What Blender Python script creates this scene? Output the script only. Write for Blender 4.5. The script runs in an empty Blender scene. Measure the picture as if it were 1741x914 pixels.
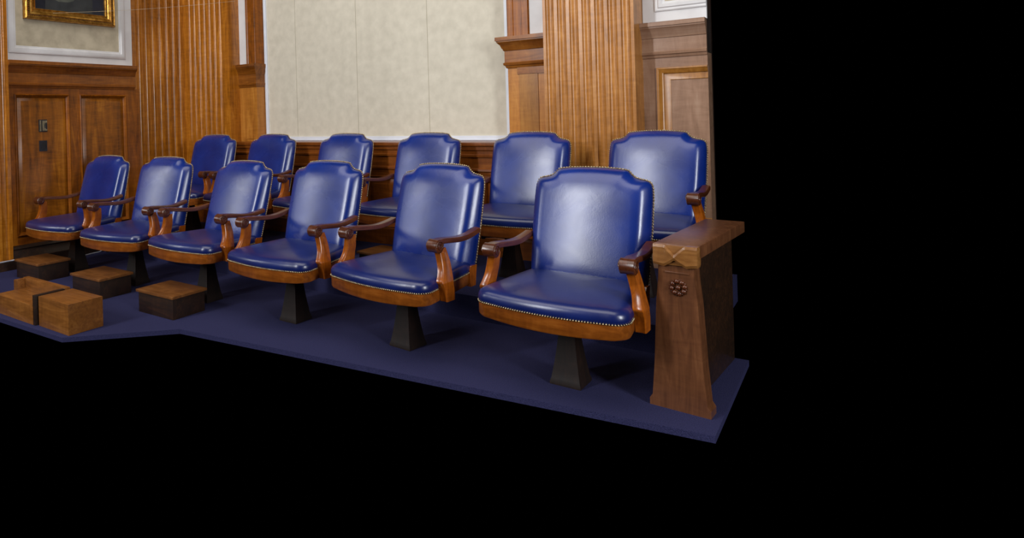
import bpy, bmesh, math, random
from mathutils import Vector, Matrix
random.seed(7)
C = bpy.context.scene.collection
PI = math.pi

# ------------------------------------------------------------------ materials
def new_mat(name):
    m = bpy.data.materials.new(name); m.use_nodes = True
    nt = m.node_tree; b = nt.nodes['Principled BSDF']
    return m, nt, b
def lin(c):
    return tuple(((v/255)/12.92 if v/255 <= .04045 else ((v/255+.055)/1.055)**2.4) for v in c) + (1,)
def wood(name, dark, mid, light, axis='Z', rough=.34, scale=1.0, bump=.05, coat=.25, contrast=(.3, .52, .75)):
    m, nt, b = new_mat(name); N = nt.nodes; L = nt.links
    tc = N.new('ShaderNodeTexCoord'); mp = N.new('ShaderNodeMapping')
    s = {'Z': (9, 9, 1.1), 'X': (1.1, 9, 9), 'Y': (9, 1.1, 9)}[axis]
    mp.inputs['Scale'].default_value = [v*scale for v in s]
    L.new(tc.outputs['Object'], mp.inputs['Vector'])
    n1 = N.new('ShaderNodeTexNoise'); n1.inputs['Scale'].default_value = 2.2; n1.inputs['Detail'].default_value = 9; n1.inputs['Roughness'].default_value = .62; n1.inputs['Distortion'].default_value = 1.3
    L.new(mp.outputs['Vector'], n1.inputs['Vector'])
    mp2 = N.new('ShaderNodeMapping'); mp2.inputs['Scale'].default_value = {'Z': (3, 3, 14), 'X': (14, 3, 3), 'Y': (3, 14, 3)}[axis]
    L.new(tc.outputs['Object'], mp2.inputs['Vector'])
    n2 = N.new('ShaderNodeTexNoise'); n2.inputs['Scale'].default_value = 1.3; n2.inputs['Detail'].default_value = 5; n2.inputs['Distortion'].default_value = 2.0
    L.new(mp2.outputs['Vector'], n2.inputs['Vector'])
    n3 = N.new('ShaderNodeTexNoise'); n3.inputs['Scale'].default_value = 1.4; n3.inputs['Detail'].default_value = 3
    L.new(tc.outputs['Object'], n3.inputs['Vector'])
    def math_(op, a, bb, va=None, vb=None):
        x = N.new('ShaderNodeMath'); x.operation = op
        if a: L.new(a, x.inputs[0])
        else: x.inputs[0].default_value = va
        if bb: L.new(bb, x.inputs[1])
        else: x.inputs[1].default_value = vb
        return x.outputs[0]
    f = math_('MULTIPLY', n1.outputs['Fac'], None, vb=.55)
    g = math_('MULTIPLY', n2.outputs['Fac'], None, vb=.2)
    h = math_('MULTIPLY', n3.outputs['Fac'], None, vb=.25)
    t = math_('ADD', math_('ADD', f, g), h)
    r = N.new('ShaderNodeValToRGB'); e = r.color_ramp.elements
    e[0].position = contrast[0]; e[0].color = lin(dark); e[1].position = contrast[2]; e[1].color = lin(light)
    k = e.new(contrast[1]); k.color = lin(mid)
    L.new(t, r.inputs['Fac']); L.new(r.outputs['Color'], b.inputs['Base Color'])
    bp = N.new('ShaderNodeBump'); bp.inputs['Strength'].default_value = bump; bp.inputs['Distance'].default_value = .01
    L.new(n1.outputs['Fac'], bp.inputs['Height']); L.new(bp.outputs['Normal'], b.inputs['Normal'])
    b.inputs['Roughness'].default_value = rough
    b.inputs['Coat Weight'].default_value = coat; b.inputs['Coat Roughness'].default_value = .22
    b.inputs['Specular IOR Level'].default_value = .32
    return m
def noisy(name, c1, c2, scale=8, rough=.8, bump=.1, metallic=0, detail=6, mapping=(1, 1, 1), coat=0, spec=.5, dist=.01, pos=(.35, .65)):
    m, nt, b = new_mat(name); N = nt.nodes; L = nt.links
    tc = N.new('ShaderNodeTexCoord'); mp = N.new('ShaderNodeMapping'); mp.inputs['Scale'].default_value = mapping
    L.new(tc.outputs['Object'], mp.inputs['Vector'])
    n1 = N.new('ShaderNodeTexNoise'); n1.inputs['Scale'].default_value = scale; n1.inputs['Detail'].default_value = detail
    L.new(mp.outputs['Vector'], n1.inputs['Vector'])
    r = N.new('ShaderNodeValToRGB'); e = r.color_ramp.elements
    e[0].position = pos[0]; e[0].color = lin(c1); e[1].position = pos[1]; e[1].color = lin(c2)
    L.new(n1.outputs['Fac'], r.inputs['Fac']); L.new(r.outputs['Color'], b.inputs['Base Color'])
    if bump:
        bp = N.new('ShaderNodeBump'); bp.inputs['Strength'].default_value = bump; bp.inputs['Distance'].default_value = dist
        L.new(n1.outputs['Fac'], bp.inputs['Height']); L.new(bp.outputs['Normal'], b.inputs['Normal'])
    b.inputs['Roughness'].default_value = rough; b.inputs['Metallic'].default_value = metallic
    b.inputs['Coat Weight'].default_value = coat; b.inputs['Specular IOR Level'].default_value = spec
    return m

M = {}
M['panel'] = wood('panel_wood', (62, 29, 2), (134, 72, 8), (184, 112, 24), 'Z', coat=.12)
M['panel_field'] = wood('panel_field_wood', (66, 33, 3), (138, 78, 11), (182, 114, 28), 'Z', coat=.12, scale=.55, contrast=(.34, .52, .68))
M['rail'] = wood('rail_wood', (60, 28, 2), (128, 66, 8), (174, 102, 20), 'Y', coat=.12)
M['cornice'] = wood('cornice_wood', (78, 38, 8), (130, 74, 20), (168, 106, 40), 'X', rough=.36)
M['cornice_y'] = wood('cornice_wood_side', (80, 38, 6), (134, 74, 16), (170, 104, 34), 'Y', rough=.36)
M['pilaster'] = wood('pilaster_wood', (100, 54, 8), (170, 102, 24), (212, 144, 54), 'Z', rough=.22, coat=.6)
M['pilaster_right'] = wood('pale_pilaster_wood', (112, 66, 22), (176, 116, 52), (214, 158, 92), 'Z', rough=.36, coat=.3)
M['flank'] = wood('flank_wood', (120, 68, 16), (176, 112, 42), (206, 146, 66), 'Z', scale=.6)
M['pale'] = wood('pale_panel_wood', (112, 82, 62), (150, 116, 94), (176, 146, 124), 'Z', scale=.5, rough=.3)
M['pale_x'] = wood('pale_rail_wood', (108, 78, 58), (146, 112, 90), (172, 142, 120), 'X', scale=.6, rough=.3)
M['honey'] = wood('honey_moulding_wood', (120, 72, 20), (160, 106, 44), (184, 132, 62), 'Z', rough=.3)
M['dado'] = wood('dado_wood', (74, 34, 8), (126, 66, 18), (168, 98, 36), 'X')
M['chairwood'] = wood('chair_wood', (82, 34, 6), (150, 76, 14), (190, 108, 28), 'Z', rough=.25, scale=1.6, coat=.5)
M['armwood'] = wood('arm_wood', (44, 18, 10), (82, 40, 20), (120, 66, 34), 'Y', rough=.28, scale=1.6, coat=.5)
M['railwood'] = wood('seat_rail_wood', (84, 38, 10), (136, 72, 20), (176, 104, 38), 'X', rough=.3, scale=1.3, coat=.4)
M['darkwood'] = wood('pedestal_wood', (14, 9, 8), (30, 18, 13), (52, 32, 22), 'Z', rough=.55, scale=1.5, coat=.03)
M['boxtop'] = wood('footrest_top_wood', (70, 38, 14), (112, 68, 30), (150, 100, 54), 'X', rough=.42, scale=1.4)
M['boxside_and_shade'] = wood('footrest_side_and_shade_wood', (20, 12, 6), (40, 23, 12), (68, 40, 20), 'X', rough=.5, scale=1.3)  # dark footrest wood; reused where shade is put into the colour
M['postwood'] = wood('post_wood', (66, 38, 24), (104, 64, 40), (136, 90, 58), 'Z', rough=.3, scale=1.2, coat=.5)
M['capwood'] = wood('cap_wood', (96, 56, 24), (136, 90, 46), (168, 120, 70), 'X', rough=.3, scale=1.2, coat=.5)
M['traywood'] = wood('tray_wood', (84, 46, 14), (128, 78, 30), (164, 108, 50), 'X', rough=.4, scale=1.4)
M['carpet'] = noisy('navy_carpet', (36, 36, 66), (56, 56, 92), 260, .95, .5, spec=.1)
M['iron'] = noisy('dark_iron', (34, 34, 36), (62, 60, 58), 30, .45, .05, metallic=.6)
M['white'] = noisy('white_paint', (206, 203, 204), (220, 218, 219), 5, .5, .02)
M['plaster'] = noisy('upper_wall_fabric', (172, 160, 138), (196, 184, 160), 9, .85, .12, detail=8)
M['board'] = noisy('beige_fabric', (199, 191, 174), (213, 205, 188), 11, .9, .08, detail=10, pos=(.32, .68))
M['frame_white'] = noisy('white_trim_paint', (214, 218, 228), (226, 229, 238), 5, .4, 0)
M['seam'] = noisy('seam_beige', (150, 140, 118), (160, 150, 128), 5, .9, 0)  # darker beige for the seam lines of the fabric board
M['gold'] = noisy('gilt', (150, 100, 30), (214, 160, 74), 24, .3, .3, metallic=.75)
M['gold_dark'] = noisy('dark_gilt', (60, 38, 14), (120, 80, 36), 30, .45, .6, metallic=.5)
M['canvas'] = noisy('dark_canvas', (16, 18, 30), (34, 36, 50), 5, .35, .05)
M['coat_grey'] = noisy('painted_coat', (34, 36, 40), (52, 54, 56), 7, .4, .05)
M['cuff'] = noisy('painted_cuff', (62, 66, 62), (86, 88, 80), 7, .4, .05)
M['brass'] = noisy('aged_brass_nail', (150, 130, 96), (214, 196, 156), 60, .3, 0, metallic=.8)
M['gimp'] = noisy('tan_gimp', (110, 84, 54), (150, 120, 84), 80, .6, .2)
M['steel'] = noisy('brushed_steel', (120, 112, 92), (168, 158, 130), 30, .35, 0, metallic=.8)
M['black'] = noisy('black_plastic', (20, 20, 26), (34, 34, 42), 20, .4, 0)
M['cord'] = noisy('pale_cord', (150, 150, 160), (180, 180, 190), 20, .5, 0)
M['wire'] = noisy('thin_pale_wire', (160, 140, 110), (200, 180, 150), 20, .4, 0)

def leather(name, c1, c2, r1, r2):
    m, nt, b = new_mat(name); N = nt.nodes; L = nt.links
    tc = N.new('ShaderNodeTexCoord')
    n1 = N.new('ShaderNodeTexNoise'); n1.inputs['Scale'].default_value = 3.2; n1.inputs['Detail'].default_value = 5
    n2 = N.new('ShaderNodeTexNoise'); n2.inputs['Scale'].default_value = 150; n2.inputs['Detail'].default_value = 3
    n3 = N.new('ShaderNodeTexNoise'); n3.inputs['Scale'].default_value = 7; n3.inputs['Detail'].default_value = 3; n3.inputs['Distortion'].default_value = .8
    for n in (n1, n2, n3): L.new(tc.outputs['Object'], n.inputs['Vector'])
    r = N.new('ShaderNodeValToRGB'); e = r.color_ramp.elements
    e[0].position = .35; e[0].color = lin(c1); e[1].position = .68; e[1].color = lin(c2)
    L.new(n1.outputs['Fac'], r.inputs['Fac']); L.new(r.outputs['Color'], b.inputs['Base Color'])
    mr = N.new('ShaderNodeMapRange'); mr.inputs['To Min'].default_value = r1; mr.inputs['To Max'].default_value = r2
    L.new(n3.outputs['Fac'], mr.inputs['Value']); L.new(mr.outputs['Result'], b.inputs['Roughness'])
    b1 = N.new('ShaderNodeBump'); b1.inputs['Strength'].default_value = .05; b1.inputs['Distance'].default_value = .004
    L.new(n2.outputs['Fac'], b1.inputs['Height'])
    b2 = N.new('ShaderNodeBump'); b2.inputs['Strength'].default_value = .04; b2.inputs['Distance'].default_value = .02
    L.new(n3.outputs['Fac'], b2.inputs['Height']); L.new(b1.outputs['Normal'], b2.inputs['Normal'])
    L.new(b2.outputs['Normal'], b.inputs['Normal'])
    b.inputs['Specular IOR Level'].default_value = .6
    b.inputs['Coat Weight'].default_value = .35; b.inputs['Coat Roughness'].default_value = .3
    return m
M['leather'] = leather('blue_leather', (6, 30, 100), (13, 45, 128), .22, .33)
M['leather_seat_shaded'] = leather('blue_leather_seat_shaded', (12, 26, 84), (22, 38, 104), .24, .36)  # darker seat copy; its weaker reflected light is put into the colour

# ------------------------------------------------------------------ builders
def finish(name, bm, mat, parent=None, smooth=35, loc=None):
    bmesh.ops.recalc_face_normals(bm, faces=bm.faces)
    me = bpy.data.meshes.new(name); bm.to_mesh(me); bm.free()
    me.materials.append(M[mat])
    if smooth:
        me.shade_smooth(); me.set_sharp_from_angle(angle=math.radians(smooth))
    o = bpy.data.objects.new(name, me); C.objects.link(o)
    if parent: o.parent = parent
    if loc: o.location = loc
    return o
def struct(name, bm, mat, parent=None, smooth=35):
    o = finish(name, bm, mat, parent, smooth)
    if not parent: o['kind'] = 'structure'
    return o
def thing(name, label, cat, loc=(0, 0, 0), rz=0, group=None):
    o = bpy.data.objects.new(name, None); C.objects.link(o)
    o.empty_display_size = .1
    o.location = loc; o.rotation_euler = (0, 0, rz)
    o['label'] = label; o['category'] = cat
    if group: o['group'] = group
    return o
def tag(o, label, cat, group=None):
    o['label'] = label; o['category'] = cat
    if group: o['group'] = group
    return o
def box(bm, x0, x1, y0, y1, z0, z1, bev=0):
    r = bmesh.ops.create_cube(bm, size=1)
    vs = r['verts']
    bmesh.ops.scale(bm, vec=(x1-x0, y1-y0, z1-z0), verts=vs)
    bmesh.ops.translate(bm, vec=((x0+x1)/2, (y0+y1)/2, (z0+z1)/2), verts=vs)
    if bev:
        es = list({e for v in vs for e in v.link_edges})
        bmesh.ops.bevel(bm, geom=es, offset=bev, segments=2, profile=.7, affect='EDGES')
    return vs
def loft(bm, rings, closed=True, cap0=False, cap1=False):
    R = [[bm.verts.new(p) for p in ring] for ring in rings]
    n = len(R[0])
    for a, b in zip(R[:-1], R[1:]):
        for i in range(n if closed else n-1):
            j = (i+1) % n
            try: bm.faces.new((a[i], a[j], b[j], b[i]))
            except ValueError: pass
    if cap0: bm.faces.new(R[0])
    if cap1: bm.faces.new(list(reversed(R[-1])))
    return R
class Fr:                       # a wall frame: u along the wall, v up, n out into the room
    def __init__(s, o, u, n): s.o = Vector(o); s.u = Vector(u); s.n = Vector(n)
    def p(s, u, v, n): return s.o + s.u*u + Vector((0, 0, v)) + s.n*n
BACK = Fr((0, 0, 0), (1, 0, 0), (0, -1, 0))      # n is -Y: pass n = -Yworld
LEFT = Fr((0, 0, 0), (0, 1, 0), (1, 0, 0))       # n is +X: pass n = Xworld
def fbox(bm, F, u0, u1, v0, v1, n0, n1):
    loft(bm, [[F.p(u, v, n) for u, v in ((u0, v0), (u1, v0), (u1, v1), (u0, v1))] for n in (n0, n1)], cap0=True, cap1=True)
def extrude_u(bm, F, prof, u0, u1, close=True):  # prof: list of (n, v) extruded along the wall
    loft(bm, [[F.p(u, v, n) for n, v in prof] for u in (u0, u1)], closed=close, cap0=True, cap1=True)
def extrude_v(bm, F, prof, v0, v1):              # prof: list of (u, n) extruded upward
    loft(bm, [[F.p(u, v, n) for u, n in prof] for v in (v0, v1)], cap0=True, cap1=True)
def rect_mould(bm, F, u0, u1, v0, v1, prof, fill=True):   # prof: list of (inset, n)
    rings = []
    for d, n in prof:
        rings.append([F.p(u0+d, v0+d, n), F.p(u1-d, v0+d, n), F.p(u1-d, v1-d, n), F.p(u0+d, v1-d, n)])
    loft(bm, rings, cap1=fill)
def curve_pts(pts, n=8):        # Catmull-Rom through points (tuples of any length)
    P = [Vector(p) for p in pts]; out = []
    for i in range(len(P)-1):
        p0 = P[max(i-1, 0)]; p1 = P[i]; p2 = P[i+1]; p3 = P[min(i+2, len(P)-1)]
        for k in range(n):
            t = k/n
            out.append(.5*((2*p1)+(-p0+p2)*t+(2*p0-5*p1+4*p2-p3)*t*t+(-p0+3*p1-3*p2+p3)*t**3))
    out.append(P[-1]); return out
def tube(bm, pts, r, seg=8, caps=True):
    rings = []
    for i, p in enumerate(pts):
        a = pts[max(i-1, 0)]; b = pts[min(i+1, len(pts)-1)]
        d = (Vector(b)-Vector(a)).normalized()
        up = Vector((0, 0, 1)) if abs(d.z) < .95 else Vector((1, 0, 0))
        s = d.cross(up).normalized(); t = s.cross(d).normalized()
        rr = r[i] if isinstance(r, (list, tuple)) else r
        rings.append([Vector(p)+s*math.cos(2*PI*k/seg)*rr+t*math.sin(2*PI*k/seg)*rr for k in range(seg)])
    loft(bm, rings, cap0=caps, cap1=caps)

# ------------------------------------------------------------------ the setting
TOPZ = 3.1
XL = -6.36        # plane of the left wall wainscot
YR = 5.20         # plane of the back wall wainscot
RX = -.858        # right end of the built part of the back wall
CORN = [(0, 1.70), (.012, 1.705), (.018, 1.722), (.030, 1.728), (.034, 1.745), (.022, 1.752), (.022, 1.846), (.03, 1.85), (.034, 1.862), (.042, 1.87),
        (.052, 1.895), (.07, 1.912), (.078, 1.92), (.078, 1.928), (.088, 1.931), (.088, 1.962), (0, 1.962)]
def flutes(u0, u1, n_front, n_back, count, edge, depth=.022, fillet=.024, seg=10):
    """section of a fluted pilaster as (u, n) points"""
    pts = [(u0, n_back), (u0, n_front)]
    w = (u1-u0-2*edge+fillet)/count
    for k in range(count):
        a = u0+edge+k*w; b = a+w-fillet; c = (a+b)/2; r = (b-a)/2
        for i in range(seg+1):
            t = PI*i/seg
            pts.append((c-r*math.cos(t), n_front-depth*math.sin(t)))
    pts += [(u1, n_front), (u1, n_back)]
    return pts
def raised_panel(F, u0, u1, v0, v1, n, mould='panel', field='panel_field', parent=None, mw=.035, bev=.035):
    """moulding and raised field set into a wainscot at plane n"""
    bm = bmesh.new()
    rect_mould(bm, F, u0, u1, v0, v1, [(0, n-.002), (.002, n+.012), (.010, n+.016), (.016, n+.010), (.022, n+.004), (mw-.006, n-.004), (mw, n-.014), (mw+.001, n-.02)], fill=False)
    a = struct('panel_moulding', bm, mould, parent)
    bm = bmesh.new()
    rect_mould(bm, F, u0+mw-.004, u1-mw+.004, v0+mw-.004, v1-mw+.004, [(0, n-.022), (.002, n-.02), (bev, n-.006), (bev+.003, n-.002), (bev+.006, n-.002)])
    b = struct('panel_field', bm, field, parent)

# floor: low platform, raised tier at the back
bm = bmesh.new()
pl = [(-6.40, 2.02), (-4.0, 2.10), (-3.5, 2.62), (-.50, 2.97), (-.50, 3.96), (-.72, 3.96), (-.72, 3.80), (-6.40, 3.80)]
loft(bm, [[(x, y, -.03) for x, y in pl], [(x, y, 0) for x, y in pl]], cap0=True, cap1=True)
box(bm, -6.40, -.72, 3.80, 5.25, -.03, .155)
struct('floor', bm, 'carpet', smooth=0)

# left wall core and back wall core
bm = bmesh.new(); fbox(bm, LEFT, 2.25, 5.5, -.02, TOPZ, XL-.26, XL-.17); struct('wall_left', bm, 'panel', smooth=0)
bm = bmesh.new(); fbox(bm, BACK, XL-.26, RX, -.02, TOPZ, -(YR+.20), -(YR+.16)); struct('wall_back', bm, 'darkwood', smooth=0)

# left wall wainscot (stiles and rails around two openings) with raised panels
wl = bpy.data.objects.new('trim_1', None); C.objects.link(wl); wl['kind'] = 'structure'
P1 = (2.935, 3.485, .285, 1.645); P2 = (3.592, 4.135, .285, 1.645)
def wains(F, u0, u1, v0, v1, holes, n, parent, mat_s, mat_r, th=.04):
    bm = bmesh.new(); cur = u0
    for (a, b, c, d) in holes:
        fbox(bm, F, cur, a, v0, v1, n-th, n); cur = b
    fbox(bm, F, cur, u1, v0, v1, n-th, n)
    struct('stiles', bm, mat_s, parent, 0)
    bm = bmesh.new()
    for (a, b, c, d) in holes:
        fbox(bm, F, a, b, v0, c, n-th, n-.0005); fbox(bm, F, a, b, d, v1, n-th, n-.0005)
    struct('rails', bm, mat_r, parent, 0)
wains(LEFT, 2.86, 4.30, 0, 1.71, [P1, P2], XL, wl, 'panel', 'rail')
for p in (P1, P2): raised_panel(LEFT, *p, XL, 'panel', 'panel_field', wl)
bm = bmesh.new(); extrude_u(bm, LEFT, [(XL+n*.9-.005, v) for n, v in CORN], 2.87, 4.245); struct('trim_2', bm, 'cornice_y')
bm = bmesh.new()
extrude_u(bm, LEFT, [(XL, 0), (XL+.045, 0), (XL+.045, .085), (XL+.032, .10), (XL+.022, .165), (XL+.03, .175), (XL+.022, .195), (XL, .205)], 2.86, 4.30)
struct('baseboard_left', bm, 'boxside_and_shade')  # dark wood puts the shade at the wall foot into the colour

# left wall upper part: white rail, rectangular moulding, fabric field
bm = bmesh.new()
fbox(bm, LEFT, 2.86, 4.235, 1.962, TOPZ, XL-.17, XL-.012)
struct('trim_3', bm, 'white', smooth=0)
bm = bmesh.new(); n = XL-.012
rect_mould(bm, LEFT, 2.90, 4.150, 2.035, TOPZ-.1, [(0, n-.001), (.002, n+.010), (.012, n+.016), (.03, n+.020), (.052, n+.018), (.058, n+.008), (.072, n+.006), (.076, n+.001)], fill=False)
struct('trim_4', bm, 'white')
bm = bmesh.new(); fbox(bm, LEFT, 2.975, 4.075, 2.108, TOPZ-.17, n-.002, n+.002); struct('trim_5', bm, 'plaster', smooth=0)

# foreground pilaster on the left wall
bm = bmesh.new(); extrude_v(bm, LEFT, flutes(2.30, 2.868, XL+.05, XL-.06, 6, .03, .02, .024), -.0, TOPZ); struct('trim_6', bm, 'pilaster')
bm = bmesh.new(); fbox(bm, LEFT, 2.28, 2.885, 0, .083, XL-.06, XL+.085); struct('trim_7', bm, 'boxside_and_shade', smooth=0)  # plinth coloured dark to paint its shadow band at the floor

# corner pilaster: left-wall facet and back-wall facet
XP = -6.42; YP = 4.98
bm = bmesh.new(); extrude_v(bm, LEFT, flutes(4.235, 5.02, XP, XP-.1, 7, .085, .022, .026), 0, TOPZ); struct('trim_8', bm, 'pilaster')
bm = bmesh.new(); extrude_v(bm, BACK, [(-6.44, -YP-.2), (-6.44, -YP)]+flutes(-6.36, -5.695, -YP, -YP-.2, 7, .03, .022, .026)[1:-1]+[(-5.62, -YP), (-5.62, -YP-.2)], .155, TOPZ); struct('trim_9', bm, 'pilaster')
bm = bmesh.new()
fbox(bm, BACK, -6.40, -5.60, .155, .30, -YP-.1, -YP+.02)
fbox(bm, LEFT, 4.215, 4.97, 0, .16, XP-.05, XP+.02)
struct('trim_10', bm, 'rail', smooth=0)

# right pilaster on the back wall
bm = bmesh.new(); extrude_v(bm, BACK, flutes(-1.965, -1.288, -YP, -YR-.1, 7, .022, .024, .026), .155, TOPZ); struct('trim_11', bm, 'pilaster_right')

# flanks of the window bay: cornice, strip panels, jambs
FL = YR-.07       # plane of the flanks
JX0, JX1 = -5.345, -2.335
fl = bpy.data.objects.new('trim_12', None); C.objects.link(fl); fl['kind'] = 'structure'
bm = bmesh.new()
fbox(bm, BACK, -5.66, JX0, .155, 1.70, -(YR+.16), -FL)
struct('flank_board', bm, 'flank', fl, 0)
bm = bmesh.new()
fbox(bm, BACK, -5.53, -5.415, 1.12, 1.645, -FL, -FL+.006)
struct('strip_panel', bm, 'flank', fl, 0)
bm = bmesh.new()
def secl(n, v, k):
    return Vector(((-5.62, JX0+n*.35, JX0+n*.35)[k], (FL-n*.7, FL-n*.7, YR+.06)[k], v))
loft(bm, [[secl(n, v, k) for n, v in CORN] for k in (0, 1, 2)], cap0=True, cap1=True)
struct('cornice', bm, 'cornice', fl)
bm = bmesh.new()
fbox(bm, BACK, -5.66, -5.50, 1.962, TOPZ, -(YR+.16), -FL-.01)
struct('white_strip', bm, 'white', fl, 0)
bm = bmesh.new()
extrude_v(bm, BACK, [(-5.50, -(YR+.16)), (-5.50, -FL-.008), (-5.492, -FL+.006), (-5.475, -FL+.006), (-5.468, -FL-.004), (-5.40, -FL-.002), (-5.392, -FL+.008), (-5.352, -FL+.008), (JX0, -FL-.002), (JX0, -(YR+.16))], 1.962, TOPZ)
struct('casing', bm, 'panel', fl)
fr = bpy.data.objects.new('trim_13', None); C.objects.link(fr); fr['kind'] = 'structure'
bm = bmesh.new(); fbox(bm, BACK, JX1, -1.96, .155, 1.71, -(YR+.16), -FL); struct('flank_board', bm, 'flank', fr, 0)
bm = bmesh.new()
fbox(bm, BACK, JX1+.10, -2.075, .155, 1.645, -FL, -FL+.006)
struct('strip_panel', bm, 'honey', fr, 0)
bm = bmesh.new(); fbox(bm, BACK, JX1+.085, -2.0, 1.648, 1.705, -FL, -FL+.008); struct('top_block', bm, 'cornice', fr, 0)
bm = bmesh.new()
# cornice with a mitred left return
for i in range(1):
    def sec(n, v, k):  # k 0: far left back, 1: left front corner, 2: right end
        if k == 0: return Vector((JX1-n, FL+.08, v))
        if k == 1: return Vector((JX1-n, FL-n, v))
        return Vector((-1.96, FL-n, v))
    pr = [(n*.88, v) for n, v in CORN]
    loft(bm, [[sec(n, v, k) for n, v in pr] for k in (0, 1, 2)], cap0=True, cap1=True)
struct('cornice', bm, 'cornice', fr)
bm = bmesh.new(); fbox(bm, BACK, -2.14, -1.96, 1.962, TOPZ, -(YR+.16), -FL-.01); struct('white_strip', bm, 'white', fr, 0)
bm = bmesh.new()
extrude_v(bm, BACK, [(JX1, -(YR+.16)), (JX1, -FL-.004), (JX1+.012, -FL+.006), (JX1+.055, -FL+.006), (JX1+.06, -FL-.002), (JX1+.13, -FL-.002), (JX1+.135, -FL+.006), (-2.15, -FL+.006), (-2.14, -FL-.008), (-2.14, -(YR+.16))], 1.962, TOPZ)
struct('casing', bm, 'panel', fr)

# dado under the bay: cap rail, mouldings, panels, baseboard
DY = 4.965
dd = bpy.data.objects.new('trim_14', None); C.objects.link(dd); dd['kind'] = 'structure'
DPROF = [(-(YR+.16), 1.092), (-DY+.022, 1.092), (-DY+.024, 1.086), (-DY+.022, 1.062), (-DY+.012, 1.054), (-DY+.012, 1.028), (-DY+.004, 1.018), (-DY+.004, .992), (-DY+.014, .985), (-DY+.012, .968), (-DY, .962), (-DY, .875), (-DY+.012, .866), (-DY+.014, .85), (-DY+.004, .84), (-DY+.002, .82), (-DY, .815), (-(YR+.16), .815)]
bm = bmesh.new(); extrude_u(bm, BACK, DPROF, -5.62, -1.965); struct('cap_rail', bm, 'dado', dd)
dp = []
k = 6; w = (5.62-1.965)/k
for i in range(k):
    a = -5.62+i*w+.07; b = -5.62+(i+1)*w-.07
    dp.append((a, b, .42, .785))
wains(BACK, -5.62, -1.965, .155, .815, dp, -DY, dd, 'dado', 'dado')
for p in dp: raised_panel(BACK, *p, -DY, 'dado', 'dado', dd, mw=.03, bev=.05)
bm = bmesh.new(); extrude_u(bm, BACK, [(-DY-.02, .155), (-DY+.03, .155), (-DY+.03, .30), (-DY+.018, .312), (-DY+.014, .335), (-DY-.02, .335)], -5.62, -1.965); struct('baseboard_back', bm, 'dado')
bm = bmesh.new(); fbox(bm, BACK, -1.985, -1.27, .155, .40, -YR, -YP+.018); struct('trim_15', bm, 'dado', smooth=0)

# right end of the back wall
wr = bpy.data.objects.new('trim_16', None); C.objects.link(wr); wr['kind'] = 'structure'
PR = (-1.195, -.60, .45, 1.632)
bm = bmesh.new(); fbox(bm, BACK, -1.30, PR[0], .155, 1.72, -(YR+.16), -YR); struct('stile', bm, 'pale', wr, 0)
bm = bmesh.new()
fbox(bm, BACK, PR[0], RX, PR[3], 1.72, -(YR+.16), -YR+.0); fbox(bm, BACK, PR[0], RX, .155, PR[2], -(YR+.16), -YR)
fbox(bm, BACK, PR[0], RX, PR[2], PR[3], -(YR+.16), -YR-.03)
struct('rail', bm, 'pale_x', wr, 0)
def open_mould(name, F, u0, u1, v0, v1, prof, mat, parent, depth_back):
    """left, top and bottom runs of a rectangular moulding that carries on past u1"""
    bm = bmesh.new(); rings = []
    for d, n in prof:
        rings.append([F.p(u1, v0+d, n), F.p(u0+d, v0+d, n), F.p(u0+d, v1-d, n), F.p(u1, v1-d, n)])
    loft(bm, rings, closed=False)
    return struct(name, bm, mat, parent)
n = -YR
open_mould('panel_moulding', BACK, PR[0], RX, PR[2], PR[3], [(0, n-.002), (.002, n+.014), (.012, n+.018), (.02, n+.012), (.03, n+.008), (.045, n-.003), (.048, n-.012), (.05, n-.012), (.09, n-.002), (.094, n-.004), (.095, n-.012)], 'honey', wr, .1)
bm = bmesh.new(); fbox(bm, BACK, PR[0]+.09, RX, PR[2]+.09, PR[3]-.09, n-.03, n-.008); struct('panel_field', bm, 'pale', wr, 0)
bm = bmesh.new(); extrude_u(bm, BACK, [(-YR+n_*.85-.002, v) for n_, v in CORN], -1.30, RX); struct('trim_17', bm, 'pale_x')
bm = bmesh.new(); fbox(bm, BACK, -1.285, RX, 1.962, TOPZ, -(YR+.04), -YR-.015); struct('trim_18', bm, 'white', smooth=0)
n = -YR-.015
open_mould('trim_19', BACK, -1.20, RX, 2.045, TOPZ-.1, [(0, n-.001), (.002, n+.010), (.01, n+.014), (.022, n+.012), (.03, n+.02), (.05, n+.022), (.06, n+.01), (.07, n+.006), (.072, n+.001)], 'white', None, .1)
bm = bmesh.new(); fbox(bm, BACK, -1.13, RX, 2.115, TOPZ-.17, n-.002, n+.002); struct('trim_20', bm, 'plaster', smooth=0)
bm = bmesh.new(); fbox(bm, BACK, -1.27, RX, .155, .40, -YR, -YR+.03); struct('trim_21', bm, 'pale_x', smooth=0)

# ------------------------------------------------------------------ fabric board in the bay
BY = 5.27
t = thing('fabric_board', 'large beige fabric-covered board in a thin white frame filling the window bay', 'wall board', ((-5.335-2.375)/2, BY, 1.093))
bx = (-5.335-2.375)/2
def rel(o, loc):
    o.location = (-loc[0], -loc[1], -loc[2])
bm = bmesh.new(); fbox(bm, BACK, -5.315, -2.395, 1.11, TOPZ, -BY-.03, -BY+.0)
o = finish('fabric_face', bm, 'board', t, 0); rel(o, t.location)
bm = bmesh.new()
F0 = BACK
for (u0, u1, v0, v1) in ((-5.338, -5.30, 1.093, TOPZ), (-2.415, -2.372, 1.093, TOPZ), (-5.30, -2.415, 1.093, 1.137)):
    fbox(bm, BACK, u0, u1, v0, v1, -BY-.03, -BY+.016)
    if u1-u0 > 1: fbox(bm, BACK, u0, u1, v0+.004, v0+.014, -BY, -BY+.022)
    else: fbox(bm, BACK, (u0+u1)/2-.004, (u0+u1)/2+.006, v0, v1, -BY, -BY+.021)
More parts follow.
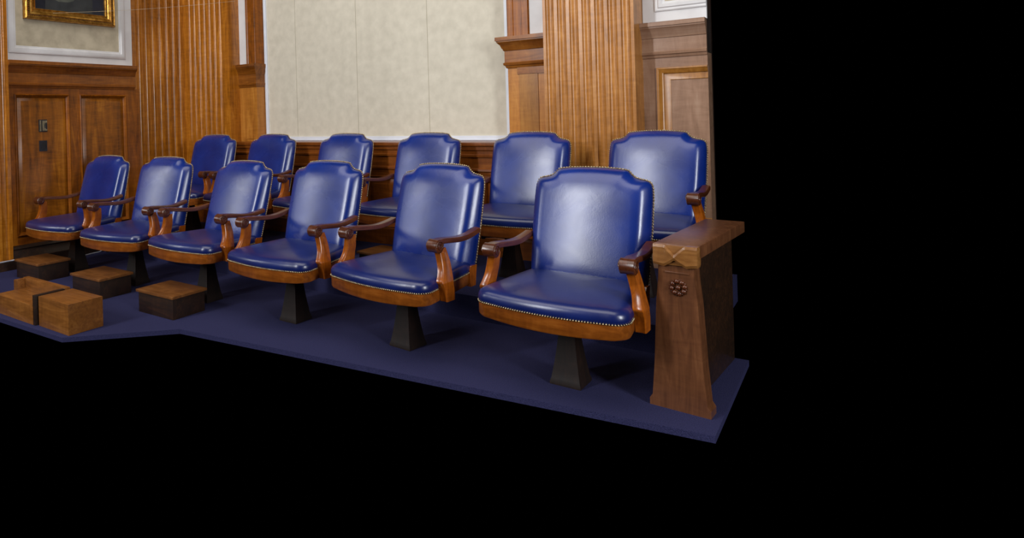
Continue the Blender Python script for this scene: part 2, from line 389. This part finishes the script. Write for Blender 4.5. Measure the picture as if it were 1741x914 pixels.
o = finish('white_frame', bm, 'frame_white', t, 0); rel(o, t.location)
for xs in (-4.866, -4.032, -3.194):
    bm = bmesh.new(); fbox(bm, BACK, xs-.0016, xs+.0016, 1.137, TOPZ, -BY, -BY+.001)
    o = finish('seam', bm, 'seam', t, 0); rel(o, t.location)

# ------------------------------------------------------------------ painting
t = thing('framed_painting', 'dark oil portrait in a carved gilt frame hanging on the left wall', 'painting', (XL-.008, 3.53, 2.37))
pu0, pu1, pv0, pv1 = 3.045, 4.012, 2.372, 3.4
N0 = XL-.008
def child(name, bm, mat, parent, sm=35):
    o = finish(name, bm, mat, parent, sm); rel(o, parent.location); return o
bm = bmesh.new()
rect_mould(bm, LEFT, pu0, pu1, pv0, pv1, [(0, N0), (0, N0+.035), (.006, N0+.05), (.016, N0+.058), (.026, N0+.052), (.030, N0+.04), (.044, N0+.040), (.048, N0+.052), (.060, N0+.056), (.074, N0+.048), (.084, N0+.03), (.098, N0+.026), (.103, N0+.034), (.110, N0+.03), (.112, N0+.012)], fill=False)
child('gilt_frame', bm, 'gold', t)
bm = bmesh.new()      # carved rope of small leaves in the hollow
def bead(bm, c, r, sc=(1, 1, 1)):
    v = bmesh.ops.create_icosphere(bm, subdivisions=1, radius=r)['verts']
    bmesh.ops.scale(bm, vec=sc, verts=v); bmesh.ops.translate(bm, vec=c, verts=v)
k = int((pu1-pu0-.07)/.02)
for i in range(k+1):
    u = pu0+.036+i*(pu1-pu0-.072)/k
    for v in (pv0+.037, pv1-.037): bead(bm, LEFT.p(u, v, N0+.043), .0085, (.8, 1.1, .8))
k = int((pv1-pv0-.07)/.02)
for i in range(k+1):
    v = pv0+.036+i*(pv1-pv0-.072)/k
    for u in (pu0+.037, pu1-.037): bead(bm, LEFT.p(u, v, N0+.043), .0085, (.8, .8, 1.1))
child('carved_ornament', bm, 'gold_dark', t)
bm = bmesh.new()
for i in range(46): bead(bm, LEFT.p(pu1+.002, pv0+.036+i*.021, N0+.02), .013, (1, .35, .8))
child('side_carving', bm, 'gold_dark', t)
bm = bmesh.new(); fbox(bm, LEFT, pu0+.10, pu1-.10, pv0+.10, pv1-.10, N0, N0+.014); child('canvas', bm, 'canvas', t, 0)
def flat(pts, n, name, mat):
    bm = bmesh.new(); loft(bm, [[LEFT.p(u, v, N0+.014) for u, v in pts], [LEFT.p(u, v, N0+.014+n) for u, v in pts]], cap0=True, cap1=True)
    child(name, bm, mat, t, 0)
cx = 3.5
flat([(3.26, 2.475), (3.76, 2.475), (3.77, 2.62), (3.70, 2.86), (3.62, 2.97), (3.53, 3.0), (3.44, 2.97), (3.34, 2.86), (3.27, 2.68)], .001, 'painted_coat', 'coat_grey')
flat([(3.34, 2.60), (3.40, 2.575), (3.50, 2.58), (3.56, 2.60), (3.60, 2.66), (3.50, 2.70), (3.40, 2.68), (3.35, 2.66)], .0016, 'painted_sleeve', 'cuff')
flat([(3.47+.0, 3.0), (3.59, 3.0), (3.61, 3.08), (3.59, 3.17), (3.53, 3.21), (3.47, 3.17), (3.45, 3.08)], .0016, 'painted_head', 'cuff')

# ------------------------------------------------------------------ wall plates
t = thing('key_switch', 'small brass key switch plate on the left wall panel', 'switch', (XL+.002, 3.205, 1.335))
bm = bmesh.new(); fbox(bm, LEFT, 3.165, 3.250, 1.275, 1.395, XL-.006, XL+.004); child('back_plate', bm, 'black', t, 0)
bm = bmesh.new(); fbox(bm, LEFT, 3.172, 3.186, 1.282, 1.388, XL+.004, XL+.012); fbox(bm, LEFT, 3.198, 3.245, 1.285, 1.385, XL+.004, XL+.012); child('cover_plate', bm, 'steel', t, 0)
bm = bmesh.new(); fbox(bm, LEFT, 3.212, 3.216, 1.315, 1.355, XL+.012, XL+.014); fbox(bm, LEFT, 3.224, 3.229, 1.31, 1.36, XL+.012, XL+.02); fbox(bm, LEFT, 3.232, 3.243, 1.30, 1.365, XL+.012, XL+.014); child('keyhole', bm, 'black', t, 0)
t = thing('blank_plate', 'black square outlet plate on the panel below the key switch', 'wall plate', (XL+.002, 3.205, 1.135))
bm = bmesh.new(); fbox(bm, LEFT, 3.165, 3.243, 1.085, 1.190, XL-.006, XL+.006); child('plate', bm, 'black', t, 0)
bm = bmesh.new()
for i in range(4): fbox(bm, LEFT, 3.176+i*.017, 3.180+i*.017, 1.095, 1.18, XL+.006, XL+.009)
child('ribs', bm, 'iron', t, 0)

# thin wire stretched from the painting towards the board
bm = bmesh.new(); A = Vector((-6.22, 3.268, 2.43)); B = Vector((-5.46, 4.95, 2.655))
tube(bm, [A.lerp(B, i/12)+Vector((0, 0, -.02*math.sin(PI*i/12))) for i in range(13)], .0014, 6)
o = finish('hanging_wire', bm, 'wire'); tag(o, 'thin pale wire stretched across the painting and the fluted corner pilaster', 'wire')

# cables on the carpet
bm = bmesh.new()
tube(bm, curve_pts([(-6.20, 3.42, .007), (-6.27, 3.56, .007), (-6.292, 3.66, .007), (-6.296, 3.74, .010), (-6.30, 3.79, .03)], 6), .006, 6)
o = finish('floor_cable', bm, 'cord'); tag(o, 'grey cable on the carpet along the left wall behind the first front chair', 'cable')
bm = bmesh.new()
tube(bm, curve_pts([(-6.285, 2.60, .088), (-6.283, 2.68, .088), (-6.281, 2.773, .089), (-6.279, 2.83, .089), (-6.268, 2.875, .086), (-6.262, 2.90, .03), (-6.262, 2.93, .008)], 6), .007, 6)
o = finish('floor_cable', bm, 'cord'); tag(o, 'short pale cable on the plinth of the foreground left pilaster', 'cable')

# ------------------------------------------------------------------ chair
def back_outline():
    half = [(0, 1.024), (.06, 1.0235), (.12, 1.020), (.165, 1.015), (.184, 1.010), (.192, 1.000), (.203, .988), (.220, .976), (.243, .969), (.270, .964), (.288, .958), (.299, .946),
            (.304, .93), (.307, .90), (.308, .87), (.308, .84), (.308, .80), (.308, .76), (.308, .72), (.307, .68), (.305, .64), (.304, .60), (.302, .56), (.300, .52), (.298, .48), (.296, .458), (.288, .444), (.27, .44), (.21, .44), (.16, .44), (.10, .44), (.05, .44), (0, .44)]
    return half + [(-x, z) for x, z in reversed(half[1:-1])]
CZ = .72
def yn(z): return .268+.225*(z-.44)     # rear edge of the back at height z
def back_surface(s, x, z, off):        # off measured forward from the rear edge
    sz = 1-(1-s)*(.42+.58*min(1, (1-s)/.4))
    X = x*s; Z = CZ+(z-CZ)*sz
    return Vector((X, yn(Z)-off, Z))
def make_back(parent):
    out = back_outline(); hw, hh = .31, .285
    prof = [(1.0, 0), (1.003, .016), (1.0, .034), (.985, .050), (.955, .067), (.92, .083), (.89, .093), (.86, .0985), (.81, .101), (.72, .1015), (.6, .1015), (.46, .1015), (.3, .1015), (.15, .1015)]
    def soft(x, z):               # the matching point on a rounded square, so the notches fade inward
        a = math.atan2(z-CZ, x); c_, s_ = abs(math.cos(a)), abs(math.sin(a))
        k = (c_**5+s_**5)**(-1/5)
        return hw*k*math.cos(a), CZ+.275*k*math.sin(a)
    def puff(x, z):
        u = min(1, abs(x)/hw); v = min(1, abs(z-CZ)/hh)
        return .022*(1-u**2.0)*(1-v**6)
    rings = []
    for s, off in prof:
        t = max(0, min(1, (s-.3)/.68)); t = t*t*(3-2*t); ring = []
        for x, z in out:
            x2, z2 = soft(x, z); X, Z = x2+(x-x2)*t, z2+(z-z2)*t
            p = back_surface(s, X, Z, 0); kz = 1.06-.36*max(0, min(1, (p.z-.46)/.54)); o = off*kz+(puff(p.x, p.z) if s < .95 else 0)*min(1, (.95-s)/.15)
            ring.append(Vector((p.x, p.y-o, p.z)))
        rings.append(ring)
    bm = bmesh.new()
    R = loft(bm, rings)
    c = bm.verts.new(sum((v.co for v in R[-1]), Vector())/len(R[-1])); last = R[-1]
    for i in range(len(last)): bm.faces.new((last[i], last[(i+1) % len(last)], c))
    bm.faces.new(list(reversed(R[0])))
    return finish('backrest', bm, 'leather', parent, 60)
def nails(bm, pts, r=.0050, gap=.0150, out=None):
    acc = 0; k = 0
    for a, b in zip(pts[:-1], pts[1:]):
        a = Vector(a); b = Vector(b); L = (b-a).length
        if L < 1e-6: continue
        while acc <= L:
            p = a.lerp(b, acc/L)
            bead(bm, p, r); acc += gap
        acc -= L
SEAT = None
def seat_outline(k=1.0, n=14):
    """plan outline, front is -y"""
    pts = []
    fw, rw, yf, yr, rc = .362, .300, -.300, .245, .075
    # front edge bowed, from left corner to right corner
    for i in range(n+1):
        t = -1+2*i/n
        x = t*(fw-rc)
        pts.append((x, yf-.032*(1-t*t)-.0))
    # right front corner
    for i in range(1, 9):
        a = -PI/2+(PI/2)*i/8
        pts.append((fw-rc+rc*math.cos(a), yf+rc+rc*math.sin(a)))
    for i in range(1, 9):
        t = i/9; pts.append((fw+(rw-fw)*t**1.1, yf+rc+(yr-.03-yf-rc)*t))
    pts += [(rw-.005, yr-.02), (rw-.03, yr)]
    for i in range(1, 8): pts.append(((rw-.03)*(1-i/4), yr) if i < 8 else None)
    pts += [(-(rw-.03), yr), (-(rw-.005), yr-.02)]
    for i in range(8, 0, -1):
        t = i/9; pts.append((-(fw+(rw-fw)*t**1.1), yf+rc+(yr-.03-yf-rc)*t))
    for i in range(8, 0, -1):
        a = -PI/2+(PI/2)*i/8
        pts.append((-(fw-rc+rc*math.cos(a)), yf+rc+rc*math.sin(a)))
    return pts
def make_seat(parent):
    out = seat_outline()
    prof = [(.985, .430), (1.0, .436), (1.006, .450), (1.0, .466), (.985, .478), (.955, .487), (.90, .494), (.80, .500), (.65, .505), (.45, .508), (.2, .510)]
    bm = bmesh.new()
    def top(s, x, y, z):
        Y = y*s; return Vector((x*s, Y, z-.022+.03*(Y+.3)))
    R = loft(bm, [[top(s, x, y, z) for x, y in out] for s, z in prof])
    c = bm.verts.new(top(0, 0, 0, .510)); last = R[-1]
    for i in range(len(last)): bm.faces.new((last[i], last[(i+1) % len(last)], c))
    bm.faces.new(list(reversed(R[0])))
    return finish('seat', bm, 'leather_seat_shaded', parent, 60)
def make_chair():
    t = thing('armchair', 'blue leather armchair', 'chair')
    b = make_back(t)
    out = back_outline()
    # perimeter from lower left up over the crown to lower right
    per = [p for p in out if True]
    i0 = [i for i, p in enumerate(out) if p[0] > .28 and p[1] < .46][-1]
    right = out[:i0+1]; left = [(-x, z) for x, z in right]
    path = list(reversed(left))[:-1]+right
    P = [Vector((x*1.004, yn(z)-.004, z+(.002 if z > .95 else 0))) for x, z in path]
    bm = bmesh.new(); tube(bm, P, .0042, 6); finish('gimp_edging', bm, 'gimp', b, 60)
    bm = bmesh.new(); nails(bm, [p+Vector((.004*(1 if p.x > 0 else -1), -.004, .002 if p.z > .95 else 0)) for p in P])
    finish('nailhead_trim', bm, 'brass', b, 60)
    s = make_seat(t)
    so = seat_outline()
    bm = bmesh.new(); ring = [Vector((x*1.004, y*1.004, .433-.022+.03*(y+.3))) for x, y in so]
    nails(bm, ring+[ring[0]], .0046, .0125)
    finish('nailhead_trim', bm, 'brass', s, 60)
    # wooden seat rail, bowed and rounded at the front
    bm = bmesh.new(); n = len(so)
    lo = [Vector((x*.985, y*.985, .366-.022+.03*(y+.3)+(-.010 if y < -.29 else 0)*(1-(x/.35)**2))) for x, y in so]
    rings = [[Vector((x*.97, y*.97, p.z)) for (x, y), p in zip(so, lo)], lo,
             [Vector((x*.998, y*.998, .374-.022+.03*(y+.3)+(-.010 if y < -.29 else 0)*(1-(x/.35)**2))) for x, y in so],
             [Vector((x*1.0, y*1.0, .430-.022+.03*(y+.3))) for x, y in so]]
    loft(bm, rings, cap0=True, cap1=True)
    finish('seat_rail', bm, 'railwood', t, 40)
    # rear stiles carrying the back
    for sx in (-1, 1):
        bm = bmesh.new()
        x0, x1 = sx*.265, sx*.306
        rings = []
        for z, y0, y1 in ((.345, .205, .255), (.40, .200, .262), (.44, .198, .268), (.462, .215, .272)):
            rings.append([(x0, y0, z), (x1, y0, z), (x1, y1, z), (x0, y1, z)])
        loft(bm, rings, cap0=True, cap1=True); finish('rear_stile', bm, 'chairwood', t, 30)
    # arms
    for sx in (-1, 1):
        def ax(y): # arm centre x at depth y
            tt = (y+.16)/.40
            return sx*(.336-.018*max(0, min(1, tt))**1.2)
        cen = curve_pts([(-.145, .657), (-.09, .657), (-.02, .650), (.06, .643), (.13, .643), (.20, .652), (.262, .664)], 5)
        bm = bmesh.new(); rings = []
        for j, p in enumerate(cen):
            y, z = p.x, p.y
            f = j/(len(cen)-1); hw = .031-.006*f; hh = .0145
            x = ax(y)
            rings.append([(x-hw, y, z-hh*.7), (x-hw*.7, y, z-hh), (x+hw*.7, y, z-hh), (x+hw, y, z-hh*.7), (x+hw, y, z+hh*.5), (x+hw*.8, y, z+hh), (x, y, z+hh*1.15), (x-hw*.8, y, z+hh), (x-hw, y, z+hh*.5)])
        loft(bm, rings, cap0=True, cap1=True)
        # rolled front end
        cy, cz, rr = -.152, .639, .036; xc = ax(-.15)
        ringsc = []
        for dx, r in ((-.034, .0), (-.034, rr*.86), (-.031, rr), (-.012, rr*.97), (.012, rr*.97), (.031, rr), (.034, rr*.86), (.034, 0)):
            ringsc.append([(xc+dx, cy+max(r, .0005)*math.cos(2*PI*q/20), cz+max(r, .0005)*math.sin(2*PI*q/20)) for q in range(20)])
        loft(bm, ringsc)
        arm = finish('armrest', bm, 'armwood', t, 40)
        for side in (-1, 1):
            bm = bmesh.new()
            sp = []
            for q in range(28):
                a = q/27*2*PI*1.6; r = .030-.024*q/27
                sp.append((xc+side*.0345, cy-r*math.cos(a), cz+r*math.sin(a)))
            tube(bm, sp, [.0035-.001*q/27 for q in range(28)], 6)
            finish('scroll', bm, 'armwood', arm, 60)
        # curved arm post
        sec = curve_pts([(-.118, .625, .026, .024), (-.112, .59, .029, .023), (-.108, .55, .032, .0225), (-.111, .51, .035, .022), (-.119, .48, .040, .023), (-.128, .455, .044, .025), (-.124, .435, .038, .026), (-.114, .40, .036, .026), (-.110, .350, .033, .025)], 4)
        bm = bmesh.new(); rings = []
        for p in sec:
            y, z, hy, hx = p
            x = sx*(.337+.038*max(0, min(1, (.62-z)/.17)))
            rings.append([(x-hx, y-hy*.8, z), (x-hx*.8, y-hy, z), (x-hx*.25, y-hy*.93, z), (x+hx*.25, y-hy*.93, z), (x+hx*.8, y-hy, z), (x+hx, y-hy*.8, z), (x+hx, y+hy, z), (x-hx, y+hy, z)])
        loft(bm, rings, cap0=True, cap1=True)
        finish('arm_post', bm, 'chairwood', t, 40)
    # swivel and tilt iron under the seat
    bm = bmesh.new()
    box(bm, -.11, .11, -.13, .13, .335, .352, .004)
    tube(bm, [(0, 0, .27), (0, 0, .34)], .03, 14)
    box(bm, -.045, .045, -.16, .10, .295, .338, .006)
    tube(bm, [(-.02, -.10, .312), (-.125, -.165, .308)], .020, 12)
    finish('tilt_mechanism', bm, 'iron', t, 40)
    bm = bmesh.new(); tube(bm, [(-.125, -.165, .308), (-.142, -.176, .308), (-.149, -.180, .308)], [.028, .028, .020], 14)
    finish('tension_knob', bm, 'iron', t, 40)
    # flared square column
    bm = bmesh.new(); rings = []
    for z, h in ((0, .076), (.012, .076), (.03, .070), (.07, .063), (.12, .055), (.18, .047), (.24, .040), (.275, .036)):
        rings.append([(-h, -h, z), (h, -h, z), (h, h, z), (-h, h, z)])
    loft(bm, rings, cap0=True, cap1=True)
    finish('pedestal', bm, 'darkwood', t, 30)
    return t
def copy_tree(o, parent=None):
    c = o.copy(); C.objects.link(c)
    if parent: c.parent = parent
    for ch in kids[o.name]: copy_tree(ch, c)
    return c
proto = make_chair()
kids = {}
def reg(o):
    kids[o.name] = list(o.children)
    for ch in o.children: reg(ch)
bpy.context.view_layer.update(); reg(proto)
order = ['nearest the left wall', 'second from the left wall', 'third from the left wall', 'fourth from the left wall', 'fifth from the left wall']
front = [(-5.745, 4), (-4.808, 6), (-3.891, -1.2), (-3.004, -1.4), (-2.116, -6.9), (-1.163, -1.6)]
back = [(-5.635, 4), (-4.766, 0), (-3.815, -1), (-2.929, -2), (-2.02, -2), (-1.126, -2)]
first = True
for row, name, y, z in ((front, 'front', 3.18, 0), (back, 'back', 4.42, .155)):
    for i, (x, a) in enumerate(row):
        o = proto if first else copy_tree(proto)
        first = False
        o.location = (x, y, z); o.rotation_euler = (0, 0, math.radians(a))
        where = order[i] if i < 5 else ('at the right end beside the end post' if name == 'front' else 'last on the right')
        o['label'] = 'blue leather swivel armchair in the %s row, %s' % (name, where)
        if name == 'front' and i == 2:      # this one rocks back a little on its tilt iron
            piv = Matrix.Translation((0, 0, .33)) @ Matrix.Rotation(math.radians(-2.6), 4, 'X') @ Matrix.Translation((0, 0, -.33))
            for ch in [c for c in C.objects if c.parent == o and not c.name.startswith('pedestal')]: ch.matrix_basis = piv @ ch.matrix_basis
        o['category'] = 'chair'; o['group'] = 'blue leather jury armchairs in the %s row' % name

# ------------------------------------------------------------------ footrests
def footrest(x, y, z, label, rz=0):
    t = thing('footrest', label, 'footrest', (x, y, z), rz, 'wooden box footrests on the carpet')
    bm = bmesh.new(); box(bm, -.195, .195, -.135, .135, 0, .142, .003); finish('box_body', bm, 'boxside_and_shade', t, 30)
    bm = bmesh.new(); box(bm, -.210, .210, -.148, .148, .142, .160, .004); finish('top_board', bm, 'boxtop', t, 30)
footrest(-5.755, 2.865, 0, 'dark wooden box footrest in front of the chair nearest the left wall')
footrest(-4.785, 2.85, 0, 'dark wooden box footrest in front of the second front chair', math.radians(0))
footrest(-3.885, 2.845, 0, 'dark wooden box footrest in front of the third front chair')
footrest(-2.84, 4.06, .155, 'brown wooden box footrest on the raised tier between two front chairs', math.radians(-5))

# shallow open wooden tray at the lower left and the plank beside it
t = thing('wooden_tray', 'open wooden tray with raised lip at lower left of the carpet', 'tray', (-4.69, 2.235, 0))
def tc(name, x0, x1, y0, y1, z0, z1, mat='traywood', bv=.003):
    bm = bmesh.new(); box(bm, x0, x1, y0, y1, z0, z1, bv); return finish(name, bm, mat, t, 30)
zt = .205
tc('base_box', -.28, .28, -.11, .10, 0, zt-.075, 'traywood')
tc('back_lip', -.30, .30, .10, .14, 0, zt)
tc('side_lip', -.30, -.265, .03, .10, 0, zt-.004)
tc('side_wall', .27, .30, -.11, .10, 0, zt-.004, 'boxside_and_shade')  # shaded right end, painted with the darker wood
bm = bmesh.new(); box(bm, -.24, .14, -.10, .14, 0, .197, .004)
o = finish('wooden_plank', bm, 'traywood'); o.location = (-4.13, 2.24, 0)
tag(o, 'brown wooden block on the carpet just right of the tray', 'block')

# ------------------------------------------------------------------ partition with carved end post
t = thing('end_post', 'brown wooden partition end with bow-tie carved cap and rosette at right', 'post', (-.665, 3.11, 0), math.radians(-5))
W = .093
bm = bmesh.new()        # flat top rail
box(bm, -W, W, .035, .84, .675, .730, .006); finish('top_rail', bm, 'postwood', t, 30)
bm = bmesh.new()        # cap block carved like a bow tie: thick at both ends, pinched in the middle
rings = []
xs = [-1, -.97, -.9, -.5, -.42, -.2, -.03, 0, .03, .2, .42, .5, .9, .97, 1]
for u in xs:
    a = abs(u)
    if a > .97: zt_, zb, yf = .722, .652, .012
    elif a > .88: zt_, zb, yf = .7295, .640, .004
    elif a > .45: zt_, zb, yf = .730, .634, 0
    elif a > .35: zt_, zb, yf = .728, .638, -.002
    elif a > .1: zt_, zb, yf = .708, .652, -.006
    else: zt_, zb, yf = .691, .664, -.008
    rings.append([(u*W, yf+.006, zb), (u*W, yf, zb+.012), (u*W, yf, zt_-.012), (u*W, yf+.006, zt_), (u*W, .05, zt_), (u*W, .05, zb)])
loft(bm, rings, cap0=True, cap1=True)
box(bm, -W*.93, W*.93, .008, .05, .642, .7285, .002)
finish('carved_cap', bm, 'capwood', t, 25)
bm = bmesh.new(); rings = []
for z, hw in ((0, .125), (.03, .125), (.05, .112), (.2, .100), (.35, .092), (.47, .086), (.55, .078), (.60, .074), (.645, .073)):
    rings.append([(-hw, .018, z), (hw, .018, z), (hw, .10, z), (-hw, .10, z)])
loft(bm, rings, cap0=True, cap1=True); finish('post_body', bm, 'postwood', t, 30)
bm = bmesh.new(); box(bm, -.045, .055, .0145, .02, .606, .611, .001); finish('incised_line', bm, 'postwood', t, 30)
bm = bmesh.new()        # rosette
c = Vector((0.008, .014, .545))
bead(bm, c, .013, (1, .8, 1))
for q in range(8):
    a = 2*PI*q/8+.2
    bead(bm, c+Vector((math.cos(a)*.027, 0, math.sin(a)*.027)), .0125, (1, .6, 1))
for q in range(8):
    a = 2*PI*q/8+.2+PI/8
    bead(bm, c+Vector((math.cos(a)*.033, .002, math.sin(a)*.033)), .006, (1, .6, 1))
finish('rosette', bm, 'armwood', t, 60)
bm = bmesh.new(); box(bm, -.03, .03, .10, .84, 0.0, .675, .003); finish('partition_panel', bm, 'boxside_and_shade', t, 30)

# ------------------------------------------------------------------ lights
def area(name, loc, target, sx, sy, power, col):
    l = bpy.data.lights.new(name, 'AREA'); l.shape = 'RECTANGLE'; l.size = sx; l.size_y = sy; l.energy = power; l.color = col
    o = bpy.data.objects.new(name, l); C.objects.link(o); o.location = loc
    o.rotation_euler = (Vector(target)-Vector(loc)).to_track_quat('-Z', 'Y').to_euler()
    return o
area('window_light_right', (3.4, 1.0, 2.4), (-3, 4.0, 1.0), 1.0, 2.6, 210, (.95, .98, 1.0))
for x, tx, p, wd in ((-4.85, -1.6, 370, .42), (-12.2, -3.4, 175, .5)):
    area('tall_window_light', (x, -4.0, 4.4), (tx, 4.0, 1.2), wd, 4.2, p, (.96, .98, 1.0))
area('ceiling_fill', (-2.6, 1.6, 5.2), (-2.8, 4.2, 0), 6.5, 3.5, 190, (1.0, .96, .90))  # added soft fill overhead for bounce light the black world lacks
w = bpy.data.worlds.new('World'); bpy.context.scene.world = w; w.use_nodes = True
w.node_tree.nodes['Background'].inputs['Color'].default_value = (0, 0, 0, 1)

# ------------------------------------------------------------------ camera
f = 1113.7; W_, H_ = 1741, 914; px, py = 600, 199.5
th = math.atan(.0283); a = math.radians(127.9)
Fw = Vector((math.cos(a), math.sin(a), 0)); R0 = Vector((Fw.y, -Fw.x, 0)); Up = Vector((0, 0, 1))
R = R0*math.cos(th)-Up*math.sin(th); U = R0*math.sin(th)+Up*math.cos(th)
cam = bpy.data.cameras.new('Camera'); co = bpy.data.objects.new('Camera', cam); C.objects.link(co)
m = Matrix((R, U, -Fw)).transposed().to_4x4(); m.translation = Vector((0, 0, 1.33))
co.matrix_world = m
cam.sensor_fit = 'HORIZONTAL'; cam.sensor_width = 36; cam.lens = f/W_*36
cam.shift_x = (W_/2-px)/W_; cam.shift_y = (py-H_/2)/W_
cam.clip_start = .05
bpy.context.scene.camera = co
bpy.context.scene.view_settings.view_transform = 'Standard'
bpy.context.scene.view_settings.look = 'None'
